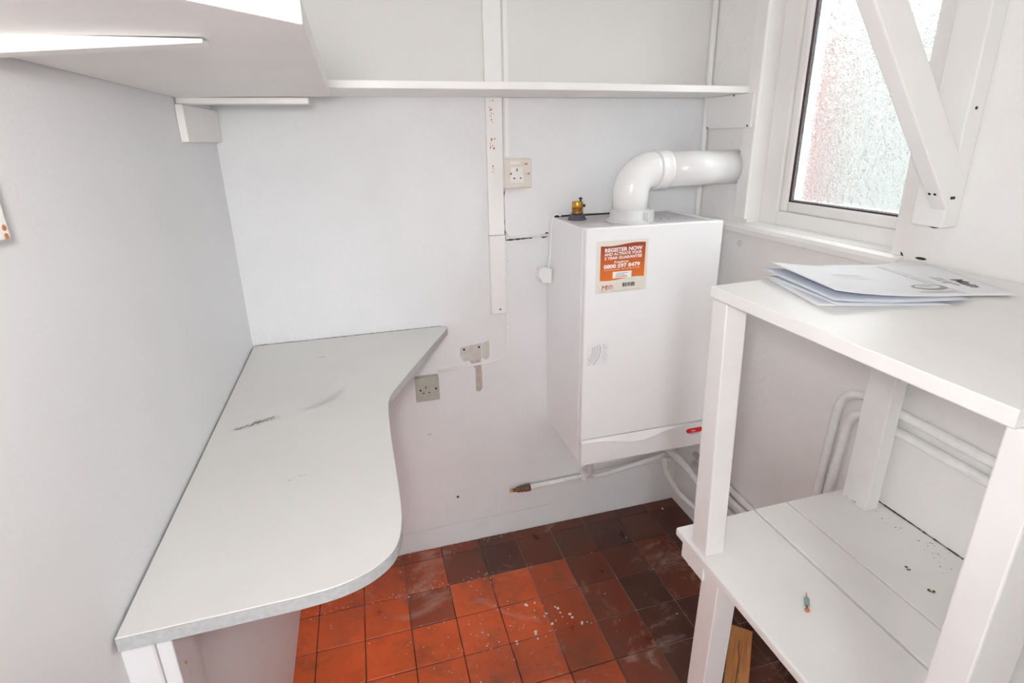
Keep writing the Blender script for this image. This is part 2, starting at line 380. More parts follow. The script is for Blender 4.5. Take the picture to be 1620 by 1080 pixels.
# window in the right wall
win = thing('window_1', 'frosted white framed window in right wall', 'window', (XR+.05, (OY0+OY1)/2, OZ0)); win['kind'] = 'structure'
FX0, FX1 = XR+.045, XR+.105
GY0, GY1, GZ0, GZ1 = -.700, -.355, 1.262, 1.985
def ring(bm, x0, x1, oy0, oy1, oz0, oz1, iy0, iy1, iz0, iz1, bev):
    box(bm, x0, x1, iy1, oy1, oz0, oz1, bev); box(bm, x0, x1, oy0, iy0, oz0, oz1, bev)
    box(bm, x0, x1, iy0-.0005, iy1+.0005, oz0, iz0, bev); box(bm, x0, x1, iy0-.0005, iy1+.0005, iz1, oz1, bev)
b = BM(); ring(b, FX0, FX1, OY0, OY1, OZ0, OZ1, GY0-.028, GY1+.030, GZ0-.030, GZ1+.03, .003); obj('frame', b, 'upvc', win)
b = BM(); ring(b, FX0+.006, FX1-.002, GY0-.029, GY1+.031, GZ0-.031, GZ1+.031, GY0, GY1, GZ0, GZ1, .008); obj('glazing_bead', b, 'upvc', win, True)
b = BM(); ring(b, FX0+.012, FX0+.016, GY0-.001, GY1+.001, GZ0-.001, GZ1+.001, GY0+.003, GY1-.0035, GZ0+.003, GZ1-.003, 0); obj('gasket', b, 'gasket_dark', win)
b = BM(); ring(b, FX0+.022, FX0+.034, GY0, GY1, GZ0, GZ1, GY0+.006, GY1-.009, GZ0+.006, GZ1-.006, 0); obj('spacer_bar', b, 'plastic_grey', win)
b = BM(); box(b, FX0+.017, FX0+.021, GY0, GY1, GZ0, GZ1); obj('pane', b, 'patterned_glass', win)
# sill
b = BM(); prism(b, [(XR-.022, 1.160), (XR+.05, 1.160), (XR+.05, 1.194), (XR-.006, 1.188), (XR-.018, 1.183), (XR-.024, 1.174)], -.775, -.10, axis='y', bev=0)
for v in b.verts: pass
struct('trim_1', b, 'gloss_white', 'white painted window sill')
b = BM(); box(b, XR-.012, XR+.001, OY1-.002, OY1+.05, 1.20, ZC-.01, .003)
struct('trim_2', b, 'gloss_white', 'white painted trim up the left side of the window')
# white pipe in the far right corner
b = BM(); tube(b, [(XR-.012, -.016, .32), (XR-.012, -.016, ZC-.01)], .0095, 14)
tag(obj('corner_conduit', b, 'gloss_white'), 'thin white conduit running up the corner beside the flue', 'conduit')

# outside: garden and the brick corner seen through the pane
b = BM(); box(b, -30, 40, -30, 30, -.5, -.15); g = obj('ground', b, 'garden'); g['kind'] = 'structure'; g['label'] = 'green garden ground outside the window'; g['category'] = 'ground'
b = BM(); box(b, 3.2, 3.4, -6, 6, -.15, 2.18, .01, 1); box(b, 3.16, 3.44, -6, 6, 2.181, 2.25, .015, 2)  # wall added outside so the pane looks dimmer than open sky
g = obj('added_outer_wall', b, 'added_wall_render'); g['kind'] = 'structure'; g['label'] = 'pale wall added behind the frosted window to dim its view'; g['category'] = 'wall'
pier = thing('brick_pier', 'red brick corner seen blurred through the frosted window', 'pier', (1.65, .20, -.15))
b = BM(); box(b, 1.605, 1.695, .070, .265, -.15, 2.5); obj('mortar_core', b, 'mortar', pier)
bmh = None
for k in range(34):
    z = -.15+k*.078
    for h in ((1.60, 1.648), (1.652, 1.70)) if k % 2 else ((1.60, 1.70),):
        b = BM(); box(b, h[0], h[1], .065, .27, z, z+.062, .004, 1); obj('brick', b, 'brick_red', pier)

# ------------------------------------------------------------------ desk at the left
desk = thing('desk', 'white curved desk top fixed along left wall', 'desk', (-.17, -.5, 0))
DP = [(-.344, -.004), (.238, -.004), (.2365, -.022), (.16, -.178), (.09, -.322), (.05, -.408), (.033, -.445), (.024, -.478), (.020, -.51), (.0175, -.58), (.017, -.66), (.018, -.77), (.0185, -.87), (.0165, -.915), (.010, -.955), (-.004, -.985), (-.027, -1.006), (-.052, -1.019), (-.085, -1.028), (-.13, -1.032), (-.344, -1.034)]
DP = [(v.x, v.y) for v in smooth_path([(p[0], p[1], 0) for p in DP[2:20]], 4)]
DP = [(-.344, -.004), (.238, -.004)] + DP + [(-.344, -1.034)]
b = BM(); prism(b, DP, .846, .8655, 0); obj('edge_band', b, 'desk_edge_grey', desk)
b = BM(); prism(b, DP, .8655, .868, .0008, seg=1); dt = obj('top_sheet', b, 'desk_white', desk)
b = BM(); box(b, -.3108, -.285, -.6, -.01, .80, .8455, .003); obj('wall_cleat', b, 'shelf_white', desk)
b = BM(); box(b, -.3105, -.292, -1.02, -.955, 0.001, .845, .002); st = obj('upright', b, 'wall_left_white', desk)
for yy, zz in ((-.975, .80), (-1.0, .77)):
    b = BM(); lathe(b, [(.0025, 0), (.0025, .001)], (-.292, yy, zz), (1, 0, 0), 8); obj('nail_head', b, 'rust', st)
# scuffs: flat dark marks with their own shape
def scuff(pts, n, r, parent, z, mat='print_pale', name='scuff'):
    b = bmesh.new()
    for k in range(n):
        a = Vector(random.choice(pts)); t = random.random()
        i = random.randrange(len(pts)-1); p = Vector(pts[i]).lerp(Vector(pts[i+1]), t)
        p += Vector((random.gauss(0, r), random.gauss(0, r*.6))); s = random.uniform(.0007, .0022)
        vs = [b.verts.new((p.x+s*random.uniform(.5, 1.6)*math.cos(a_), p.y+s*random.uniform(.4, .8)*math.sin(a_), z)) for a_ in (0, 1.3, 2.5, 3.8, 5.1)]
        b.faces.new(vs)
    return obj(name, b, mat, parent)
s = scuff([(-.30, -.525), (-.225, -.49)], 260, .007, desk, .8684, 'print_grey'); s['kind'] = 'stuff'
s = scuff([(-.165, -.475), (-.115, -.445), (-.09, -.40)], 260, .010, desk, .8684, 'print_pale'); s['kind'] = 'stuff'
s = scuff([(-.18, -.755), (-.145, -.74)], 9, .003, desk, .8684, 'print_grey'); s['kind'] = 'stuff'
s = scuff([(-.152, -.158), (-.132, -.155)], 22, .004, desk, .8684, 'print_grey'); s['kind'] = 'stuff'

# ------------------------------------------------------------------ shelves
sh = thing('corner_shelf', 'white corner shelf with cut corner high on left wall', 'shelf', (-.2, -.6, 1.545))
SP = [(XL+.002, -.300), (-.038, -.300), (-.031, -1.118), (-.10, -1.19), (XL+.002, -1.42)]
b = BM(); prism(b, SP, lambda p: 1.545-.004*(p[0] < -.3), lambda p: 1.572-.004*(p[0] < -.3), .0015); obj('board', b, 'shelf_white', sh)
b = BM(); box(b, XL+.001, -.085, -.312, -.276, 1.529, 1.5415, .002); obj('batten', b, 'shelf_white', sh)
b = BM(); box(b, XL+.0005, XL+.016, -.325, -.004, 1.452, 1.528, .002); obj('wall_cleat', b, 'shelf_white', sh)
br = BM(); prism(br, [(XL+.02, 1.5425), (-.126, 1.5430), (-.126, 1.5395), (XL+.02, 1.524)], -1.045, -1.018, axis='y', bev=.001); obj('bracket_arm', br, 'gloss_white', sh)
b = BM(); prism(b, [(XL+.0005, 1.360), (XL+.020, 1.366), (XL+.020, 1.54), (XL+.0005, 1.54)], -1.09, -1.026, axis='y', bev=.002); up = obj('bracket_post', b, 'gloss_white', sh)
for z in (1.368, 1.376): 
    b = BM(); lathe(b, [(.003, 0), (.003, .0008)], (XL+.020, -1.034, z), (1, 0, 0), 8); obj('rust_spot', b, 'rust', up)
bs = thing('wall_shelf', 'long narrow white shelf across the far wall', 'shelf', (.4, -.12, 1.565))
b = BM(); prism(b, [(XL+.001, -.010), (XR-.002, -.010), (XR-.002, -.215), (.9, -.235), (.5, -.268), (-.04, -.272), (-.04, -.296), (XL+.001, -.296)], 1.565, 1.5835, .002); obj('board', b, 'gloss_white', bs)
b = BM(); box(b, XR-.020, XR-.001, -.247, -.03, 1.468, 1.5645, .002); obj('end_cleat', b, 'gloss_white', bs)
for yy, zz in ((-.235, 1.474), (-.04, 1.472), (-.16, 1.562)):
    b = BM(); lathe(b, [(.0028, 0), (.0028, .001)], (XR-.020, yy, zz), (-1, 0, 0), 8); obj('nail_head', b, 'dark', bs)

# vertical batten on the far wall, with rust spots where the paint has chipped
bt = thing('wall_batten', 'white vertical batten with rust spots on far wall', 'batten', (.41, -.01, 1.16))
b = BM(); box(b, .387, .437, -.0165, -.0035, 1.158, 1.5645, .0015); obj('lower_length', b, 'gloss_white', bt)
b = BM(); box(b, .386, .438, -.0165, -.0035, 1.5865, ZC-.002, .0015); obj('upper_length', b, 'gloss_white', bt)
b = BM(); box(b, .4445, .458, -.0125, -.0062, 1.5865, ZC-.002, .001); obj('cover_strip', b, 'gloss_white', bt)
b = BM(); box(b, .4445, .4585, -.0125, -.0062, 1.395, 1.5645, .001); obj('cover_strip', b, 'gloss_white', bt)
for k in range(34):
    z = random.choice([1.545, 1.52, 1.50, 1.44, 1.43, 1.40, 1.36]) + random.uniform(-.012, .012); x = random.uniform(.397, .412)
    s = random.uniform(.0007, .0022)
    b = bmesh.new(); b.faces.new([b.verts.new((x+s*random.uniform(.6, 1.3)*math.cos(a), -.0168, z+1.6*s*random.uniform(.6, 1.3)*math.sin(a))) for a in (0, 1.1, 2.2, 3.3, 4.3, 5.4)])
    obj('rust_spot', b, 'rust', bt)
b = BM(); prism(b, [(.385, .898), (.4365, .898), (.4365, 1.157), (.385, 1.157)], -.030, -.0003, axis='y', bev=.004)
tk = tag(obj('cable_cover', b, 'plastic_white'), 'white rectangular cable cover below the batten on far wall', 'cable cover')
b = BM(); lathe(b, [(.003, 0), (.003, .001)], (.413, -.030, .915), (0, -1, 0), 8); obj('screw', b, 'dark', tk)

# ------------------------------------------------------------------ sockets
def socket(x0, z0, x1, z1, y, depth, matbox, matface, label, upper):
    t = thing('wall_socket', label, 'socket', ((x0+x1)/2, y, z0), 'wall sockets on the far wall')
    b = BM(); box(b, x0, x1, y-depth*.55, y-.0002, z0, z1, .002); obj('back_box', b, matbox, t)
    f = y-depth
    b = BM(); box(b, x0, x1, f, y-depth*.55-.0005, z0, z1, .0025); fp = obj('face_plate', b, matface, t)
    w, h = x1-x0, z1-z0
    if upper:
        b = BM(); box(b, x0+.20*w, x0+.70*w, f-.0015, f-.0001, z0+.18*h, z0+.72*h, .001); obj('socket_insert', b, 'socket_white', t)
        b = BM(); hexa(b, [(x0+.68*w, f-.004, z0+.50*h), (x0+.90*w, f-.004, z0+.50*h), (x0+.90*w, f-.0001, z0+.50*h), (x0+.68*w, f-.0001, z0+.50*h), (x0+.68*w, f-.0015, z0+.88*h), (x0+.90*w, f-.0015, z0+.88*h), (x0+.90*w, f-.0001, z0+.88*h), (x0+.68*w, f-.0001, z0+.88*h)], .001); sw = obj('switch', b, 'socket_cream', t)
        b = BM(); box(b, x0+.74*w, x0+.84*w, f-.0036, f-.0016, z0+.80*h, z0+.835*h); obj('neon', b, 'red_line', sw)
        b = BM(); box(b, x0+.22*w, x0+.55*w, f-.0009, f-.0001, z0+.82*h, z0+.90*h); obj('name_strip', b, 'socket_white', t)
        f -= .0015
    else:
        b = BM(); box(b, x0+.70*w, x0+.84*w, f-.002, f-.0001, z0+.565*h, z0+.585*h); obj('switch', b, matbox, t)
    e = .45 if upper else .43
    for (px, pz, sw_, sh_) in ((e, .62 if upper else .59, .035, .10), (e-.11, .34 if upper else .36, .06, .045), (e+.13, .34 if upper else .36, .06, .045)):
        b = BM(); box(b, x0+(px-sw_/2)*w, x0+(px+sw_/2)*w, f-.0006, f-.0001, z0+(pz-sh_/2)*h, z0+(pz+sh_/2)*h); obj('pin_hole', b, 'dark', fp)
    for px in ((.22, .88) if upper else (.19, .86)):
        b = BM(); lathe(b, [(.0035, 0), (.0035, .0018), (.001, .002)], (x0+px*w, f+.0003, z0+.50*h), (0, -1, 0), 10); obj('screw', b, 'screw_steel' if upper else 'dark', fp)
    return t
socket(.436, 1.303, .521, 1.390, -.0065, .030, 'socket_cream', 'socket_cream', 'cream single socket beside the vertical batten', True)
socket(.121, .616, .198, .702, -.0003, .022, 'socket_grey', 'socket_grey', 'dull grey painted socket beneath the desk corner', False)
# remnant plate with two screws
pl = thing('fixing_plate', 'bare grey fixing plate with two screws on far wall', 'plate', (.315, 0, .72))
b = BM(); prism(b, [(.279, .785), (.278, .755), (.288, .735), (.350, .735), (.352, .793)], -.0035, -.0002, axis='y', bev=.0008); obj('plate', b, 'bare_patch', pl)
for x in (.291, .342):
    b = BM(); lathe(b, [(.0038, 0), (.0038, .002)], (x, -.0035, .778 if x < .3 else .781), (0, -1, 0), 10); obj('screw', b, 'dark', pl)
# painted-over cables
def cable(pts, r, label, name='cable', mat='gloss_white', rr=.03):
    b = BM(); tube(b, round_path(pts, rr), r, 8); return tag(obj(name, b, mat), label, 'cable')
c = thing('cable', 'white cable from grey socket up to the cable cover', 'cable', (.4, 0, .7))
b = BM(); tube(b, round_path([(.200, -.0045, .711), (.40, -.0045, .724), (.443, -.0045, .735), (.4435, -.0045, .90), (.4415, -.0045, 1.13)], .05), .0042, 8); obj('sheath', b, 'gloss_white', c)
for z in (.845, 1.065):
    b = BM(); box(b, .437, .451, -.0105, -.0002, z-.005, z+.005, .003); obj('clip', b, 'gloss_white', c)
cable([(.447, -.0115, 1.301), (.4425, -.0105, 1.27), (.4445, -.0105, 1.15), (.50, -.0105, 1.147), (.586, -.0105, 1.1475)], .004, 'white cable from cream socket down to the boiler side')
fx = thing('flex_spur', 'small white connector box with flex beside boiler', 'connector', (.565, -.02, 1.0))
b = BM(); prism(b, [(.541, 1.045), (.538, 1.022), (.552, .998), (.582, .994), (.5835, 1.043), (.565, 1.049)], -.058, -.022, axis='y', bev=.004); obj('box', b, 'plastic_white', fx)
b = BM(); box(b, .548, .578, -.022, -.0002, 1.005, 1.04); obj('back_plate', b, 'plastic_white', fx)
b = BM(); tube(b, smooth_path([(.575, -.045, 1.046), (.578, -.05, 1.08), (.580, -.06, 1.18), (.583, -.065, 1.213), (.592, -.07, 1.222), (.607, -.065, 1.2145)], 6), .0028, 8); obj('flex', b, 'plastic_white', fx)

# ------------------------------------------------------------------ boiler
BX0, BX1, BYF, BZ0, BZ1 = .588, 1.022, -.315, .467, 1.212
bo = thing('boiler', 'white wall hung boiler with orange sticker on its front', 'boiler', ((BX0+BX1)/2, -.15, BZ0))
b = BM()
box(b, BX0, BX0+.006, -.288, -.004, BZ0+.004, BZ1-.003, .0015); box(b, BX1-.006, BX1, -.288, -.004, BZ0+.004, BZ1-.003, .0015)
box(b, BX0+.006, BX1-.006, -.288, -.004, BZ0+.010, BZ0+.016); obj('casing', b, 'boiler_white', bo)
b = BM(); box(b, BX0+.006, BX1-.006, -.287, -.012, BZ1-.016, BZ1-.009); tp = obj('top_plate', b, 'boiler_top_grey', bo)
b = BM(); box(b, BX0+.02, BX1-.06, -.012, -.002, BZ0+.03, BZ1-.004); obj('back_frame', b, 'dark', bo)
b = BM(); box(b, BX0+.006, BX1-.006, -.286, -.012, BZ0+.016, BZ1-.016); obj('chassis', b, 'boiler_top_grey', bo)
b = BM(); box(b, BX0, BX1, BYF, -.289, .556, BZ1, .004, 3); fpn = obj('front_panel', b, 'boiler_white', bo)
# bottom flap with a wavy lip
b = bmesh.new(); N = 40; rows = []
for i in range(N+1):
    u = i/N; x = BX0+.001+(BX1-BX0-.002)*u
    dz = .006+.022*math.exp(-((u-.45)/.2)**2)
    if u > .6: dz *= max(.08, 1-(u-.6)/.32)
    zw = .5535-dz
    rows.append([b.verts.new(p) for p in ((x, -.289, BZ0), (x, BYF-.001, BZ0), (x, BYF-.002, BZ0+.004), (x, BYF-.005, zw-.004), (x, BYF-.0055, zw), (x, BYF-.0045, zw+.0015), (x, BYF+.004, .5525), (x, -.289, .5535))])
for A, B in zip(rows, rows[1:]):
    for k in range(8): b.faces.new((A[k], A[(k+1) % 8], B[(k+1) % 8], B[k]))
b.faces.new(rows[0]); b.faces.new(rows[-1][::-1]); bmesh.ops.recalc_face_normals(b, faces=b.faces[:])
flap = obj('control_flap', b, 'boiler_panel', bo)
b = BM(); prism(b, [(.966+.008*math.cos(a), .5275+.008*math.sin(a)) for a in [math.pi/2+k*math.pi/8 for k in range(9)]]+[(1.010+.008*math.cos(a), .5275+.008*math.sin(a)) for a in [-math.pi/2+k*math.pi/8 for k in range(9)]], BYF-.0075, BYF-.003, axis='y'); bd = obj('badge', b, 'badge_red', flap)
b = text_bm('Main', .009, front_M(.974, BYF-.0077, .5245)); obj('badge_text', b, 'print_white', flap)
b = text_bm('Combi 24 HE', .006, front_M(.972, BYF-.0052, .512)); obj('model_text', b, 'print_black', flap)
# wave sticker
SY = BYF-.0003
st = BM(); box(st, .6195, .7785, SY, SY+.0006, 1.025, 1.175); stk = obj('sticker', st, 'sticker_cream', bo)
def wave(z, u): return z + .0035*math.sin((u-.5)*math.pi*1.6)
top = [(.632+.138*k/16, wave(1.163, k/16)) for k in range(17)]; bot = [(.632+.138*k/16, wave(1.064, k/16)) for k in range(17)]
b = BM(); prism(b, top+bot[::-1], SY-.0002, SY+.0002, axis='y'); obj('orange_print', b, 'sticker_orange', stk)
TY = SY-.0004
def line(s, size, x, z, width, bold, mat, parent=stk, name='lettering', slope=.018):
    bb = text_bm(s, size, Matrix.Identity(4), bold); xs = [v.co.x for v in bb.verts]; k = width/(max(xs)-min(xs)); bb.free()
    bb = text_bm(s, size, front_M(x, TY, z), bold, k)
    for v in bb.verts: v.co.z += (v.co.x-x)*slope
    return obj(name, bb, mat, parent)
line('REGISTER NOW', .0150, .644, 1.1430, .116, .035, 'print_white')
line('AND ACTIVATE YOUR', .0112, .644, 1.1325, .116, .030, 'print_white')
line('2 YEAR GUARANTEE', .0112, .644, 1.1215, .116, .030, 'print_white')
line('Freephone', .0090, .674, 1.1105, .044, .02, 'print_white')
line('0800 597 8479', .0150, .643, 1.0965, .112, .035, 'print_white')
line('Lines are open 8am - 6pm Monday to Friday', .0040, .643, 1.0905, .112, .0, 'print_white')
b = BM(); box(b, .671, .730, TY, TY+.0002, 1.0665, 1.0855); il = obj('serial_label', b, 'print_white', stk)
TY -= .0002
for z, w in ((1.080, .036), (1.076, .026)):
    b = BM(); box(b, .682, .682+w, TY, TY+.0001, z, z+.0016); obj('serial_line', b, 'print_grey', stk)
b = BM(); x = .680
while x < .716:
    w = random.choice((.0005, .0008, .0012)); box(b, x, x+w, TY, TY+.0001, 1.069, 1.0738); x += w+random.choice((.0005, .0009))
obj('serial_barcode', b, 'print_grey', stk)
TY += .0002
line('M', .0215, .638, 1.0335, .0135, .0, 'print_red'); line('AIN', .0135, .6525, 1.0395, .020, 0, 'print_red'); line('HEATING', .0055, .6525, 1.0350, .020, .0, 'print_red')
b = BM(); x = .703; z0 = 1.040
while x < .742:
    w = random.choice((.0006, .0012, .0022)); box(b, x, x+w, TY, TY+.0001, z0, z0+.0115); x += w+random.choice((.0006, .0012))
obj('barcode', b, 'print_black', stk)
line('Main Heating, see the user guide for terms and conditions', .0034, .668, 1.0275, .094, 0, 'print_grey')
line('5111418', .0034, .632, 1.0275, .02, 0, 'print_grey')
# dial label
TY = BYF-.0006
b = BM(); box(b, .5995, .6685, BYF-.0003, BYF+.0003, .803, .873); dl = obj('dial_label', b, 'paper', bo)
def arc(r0, r1, a0, a1, cx, cz, n=14):
    P = [(cx+r0*math.cos(a0+(a1-a0)*k/n), cz+r0*math.sin(a0+(a1-a0)*k/n)) for k in range(n+1)]
    Q = [(cx+r1*math.cos(a0+(a1-a0)*k/n), cz+r1*math.sin(a0+(a1-a0)*k/n)) for k in range(n+1)]
    bb = BM(); prism(bb, P+Q[::-1], TY, TY+.0002, axis='y'); return bb
ccx, ccz = .586, .852
for r_, w in ((.0545, .0016), (.046, .0008), (.038, .0008), (.030, .0008)):
    a0 = -math.acos(min(1, (.6005-ccx)/r_)) if r_ < .047 else -.92
    obj('dial_ring', arc(r_, r_+w, a0, .32, ccx, ccz), 'print_grey', dl)
b = BM()
for a in [-.9+.13*k for k in range(10)]:
    for rr_ in ((.031, .0545),):
        p, q = Vector((ccx+rr_[0]*math.cos(a), ccz+rr_[0]*math.sin(a))), Vector((ccx+rr_[1]*math.cos(a), ccz+rr_[1]*math.sin(a)))
        n_ = Vector((-(q-p).y, (q-p).x)).normalized()*.0003
        prism(b, [p-n_, q-n_, q+n_, p+n_], TY, TY+.0002, axis='y')
obj('dial_tick', b, 'print_grey', dl)
for k, z in enumerate((.866, .861, .856, .846, .839, .832, .825, .818)):
    b = BM(); box(b, .648, .657+.004*(k % 3), TY, TY+.0002, z, z+.0016); obj('dial_note', b, 'print_pale', dl)
# specks on the top
for x, y in ((.725, -.2), (.742, -.225), (.90, -.17), (.925, -.175)):
    b = BM(); lathe(b, [(.0035, 0), (.0035, .0006)], (x, y, BZ1-.009), (0, 0, 1), 8); obj('screw', b, 'dark', tp)

# pressure test fitting on the boiler top
ZT = BZ1-.009
bf = thing('brass_fitting', 'brass test fitting with grey seal on boiler top', 'fitting', (.655, -.085, ZT))
b = BM(); lathe(b, [(.029, 0), (.029, .004), (.025, .006), (.025, .015), (.018, .017)], (.655, -.085, ZT+.0002), (0, 0, 1), 24); obj('seal', b, 'rubber_grey', bf)
b = BM(); lathe(b, [(.018, .0175), (.018, .026), (.0155, .027), (.0155, .031), (.0175, .032), (.0175, .036), (.0155, .037)], (.655, -.085, ZT), (0, 0, 1), 24); obj('body', b, 'brass_dark', bf)
b = BM(); lathe(b, [(.0165, .0375), (.0175, .039), (.0175, .055), (.0165, .0565), (.006, .0565)], (.655, -.085, ZT), (0, 0, 1), 10); obj('cap', b, 'brass', bf)
b = BM(); lathe(b, [(.0028, 0), (.0028, .006), (.0055, .007), (.0055, .011), (.002, .012)], (.663, -.09, ZT+.0567), (0, 0, 1), 10); obj('bleed_screw', b, 'dark', bf)
b = BM(); lathe(b, [(.004, 0), (.004, .006)], (.671, -.094, ZT+.044), (.8, -.6, 0), 8); obj('side_screw', b, 'dark', bf)

# flue
FXC, FYC, FZC, FR = .788, -.175, 1.353, .0515
fu = thing('flue_pipe', 'white plastic flue with elbow from boiler to right wall', 'flue', (FXC, FYC, ZT))
b = BM(); R_ = .066
el = [(FXC, FYC, ZT+.03), (FXC, FYC, FZC-R_)] + [(FXC+R_-R_*math.cos(a), FYC, FZC-R_+R_*math.sin(a)) for a in [math.pi/2*k/14 for k in range(1, 15)]] + [(.866, FYC, FZC)]
tube(b, el, FR+.002, 36); obj('elbow', b, 'plastic_white', fu)
b = BM(); lathe(b, [(.050, 0), (.0565, .002), (.0575, .006), (.0560, .010), (.0560, .030), (.0575, .034), (.0575, .040), (.050, .042)], (.862, FYC, FZC), (1, 0, 0), 40); obj('socket_ring', b, 'plastic_white', fu)
b = BM(); tube(b, [(.90, FYC, FZC), (XR-.0005, FYC, FZC)], FR, 36); obj('straight_pipe', b, 'plastic_white', fu)
b = BM(); lathe(b, [(.074, 0), (.074, .003), (.064, .007), (.059, .012), (.058, .036), (.054, .037)], (FXC, FYC, ZT+.0003), (0, 0, 1), 40); cl = obj('collar', b, 'plastic_grey', fu)
for a in (-1.15, -.75, -.35):
    cx_, cy_ = FXC+.058*math.cos(a), FYC+.058*math.sin(a)
    b = BM(); box(b, -.004, .016, -.005, .005, 0.004, .034, .002); b.transform(Matrix.Translation((cx_, cy_, ZT)) @ Matrix.Rotation(a, 4, 'Z')); obj('clip_lug', b, 'plastic_grey', fu)

# ------------------------------------------------------------------ pipework below the boiler and on the right wall
def pipe(name, pts, r, label, mat='pipe_white', rad=.04, seg=12):
    b = BM(); tube(b, round_path(pts, rad, 8), r, seg); return tag(obj(name, b, mat), label, 'pipe')
gp = thing('gas_pipe', 'white painted pipe low on far wall with brown end fitting', 'pipe', (.7, -.02, .2))
b = BM(); tube(b, round_path([(.515, -.018, .199), (.735, -.018, .203), (1.06, -.018, .212), (1.10, -.04, .214)], .03), .0095, 12); obj('pipe_run', b, 'pipe_white', gp)
b = BM(); lathe(b, [(.006, 0), (.0065, .012), (.010, .014), (.011, .026), (.009, .030), (.0125, .032), (.0125, .040), (.010, .042), (.014, .045), (.014, .066), (.010, .067)], (.449, -.018, .197), (1, 0, .02), 10); obj('end_fitting', b, 'pipe_brown', gp)
b = BM(); lathe(b, [(.004, 0), (.0055, .003), (.0055, .014)], (.437, -.018, .1968), (1, 0, .02), 8); obj('end_tip', b, 'brass', gp)
b = BM(); box(b, .722, .742, -.032, -.0005, .188, .224, .004); obj('clip', b, 'pipe_white', gp)
pipe('boiler_pipe', [(.70, -.16, .469), (.70, -.14, .40), (.75, -.045, .215), (.80, -.045, .212), (1.03, -.048, .245), (1.075, -.05, .26)], .0095, 'white pipe bending from boiler underside along far wall', rad=.05)
pipe('boiler_pipe', [(.98, -.15, .470), (1.00, -.12, .35), (1.08, -.09, .27), (1.118, -.12, .23), (1.122, -.30, .19)], .014, 'thick white pipe dropping from boiler to right wall corner', rad=.03)
pipe('boiler_pipe', [(1.045, -.075, .262), (1.05, -.085, .20), (1.09, -.13, .12), (1.124, -.17, .09), (1.128, -.6, .09)], .0105, 'white pipe curving down behind the front bench leg', rad=.05)
PZ = (.292, .262, .222)
pipe('skirting_pipe', [(XR-.016, -.14, .30), (XR-.016, -.4, .286), (XR-.016, -1.3, .27)], .0105, 'uppermost white pipe low on right wall behind bench', rad=.02)
pipe('skirting_pipe', [(XR-.016, -.14, .262), (XR-.016, -.4, .252), (XR-.016, -1.3, .235)], .0105, 'second white pipe low on right wall behind bench', rad=.02)
pipe('skirting_pipe', [(XR-.018, -.2, .196), (XR-.018, -.4, .200), (XR-.018, -1.3, .18)], .0135, 'lowest thick white pipe low on right wall behind bench', rad=.02)
pipe('wall_pipe', [(XR-.013, -.668, .05), (XR-.013, -.680, .50), (XR-.013, -.700, .845), (XR-.013, -1.4, .826)], .0115, 'upper white pipe with bend on right wall above lower bench shelf', rad=.085)
pipe('wall_pipe', [(XR-.013, -.700, .05), (XR-.013, -.712, .50), (XR-.013, -.735, .800), (XR-.013, -1.4, .785)], .0115, 'lower white pipe with bend on right wall above lower bench shelf', rad=.07)

# ------------------------------------------------------------------ bench at the right
bn = thing('workbench', 'white wooden workbench with lower plank shelf by window', 'bench', (.88, -1.1, 0))
TZ = 1.184
b = BM(); prism(b, [(.613, -1.338), (XR-.0032, -1.338), (XR-.0032, -.797), (.613, -.836)], TZ-.022, TZ, .002); obj('bench_top', b, 'bench_white', bn)
def leg(pts_top, pts_bot, z1, z0):
    (x0, x1, y0, y1) = pts_bot; (a0, a1, c0, c1) = pts_top
    b = BM(); hexa(b, [(x0, y0, z0), (x1, y0, z0), (x1, y1, z0), (x0, y1, z0), (a0, c0, z1), (a1, c0, z1), (a1, c1, z1), (a0, c1, z1)], .0025); return b
obj('leg', leg((.634, .681, -.858, -.816), (.636, .681, -.878, -.826), TZ-.0225, .5935), 'bench_white', bn)
obj('leg', leg((.640, .692, -.922, -.868), (.640, .692, -.908, -.853), .5705, 0), 'bench_white', bn)
obj('leg', leg((1.082, 1.120, -.868, -.806), (1.082, 1.120, -.862, -.796), TZ-.0225, .5935), 'bench_white', bn)
obj('leg', leg((1.085, 1.112, -.866, -.800), (1.085, 1.112, -.866, -.800), .5705, 0), 'bench_white', bn)
obj('leg', leg((.622, .70, -1.366, -1.325), (.622, .70, -1.352, -1.310), TZ-.0225, 0), 'bench_white', bn)
obj('leg', leg((1.06, 1.112, -1.366, -1.315), (1.06, 1.112, -1.366, -1.315), TZ-.0225, 0), 'bench_white', bn)
for x0, x1 in ((.628, .8398), (.8440, .9340), (.9382, XR-.0032)):
    b = BM(); box(b, x0, x1, -1.308, -.776, .572, .593, .005 if x0 < .7 else .002, 3); obj('plank', b, 'bench_white', bn)
b = BM(); box(b, .632, .6385, -.880, -.800, .532, .5705, .002); obj('bearer', b, 'bench_white', bn)
b = BM(); box(b, .665, 1.084, -.86, -.82, .540, .5712, .002); obj('bearer', b, 'bench_white', bn)
# scattered dirt on the shelf
s = scuff([(1.13, -.88), (1.10, -1.06)], 40, .02, bn, .5933, 'print_black', 'grit'); s['kind'] = 'stuff'
s = scuff([(1.078, -.806), (1.083, -.84)], 10, .003, bn, .602, 'print_black', 'grit'); s['kind'] = 'stuff'

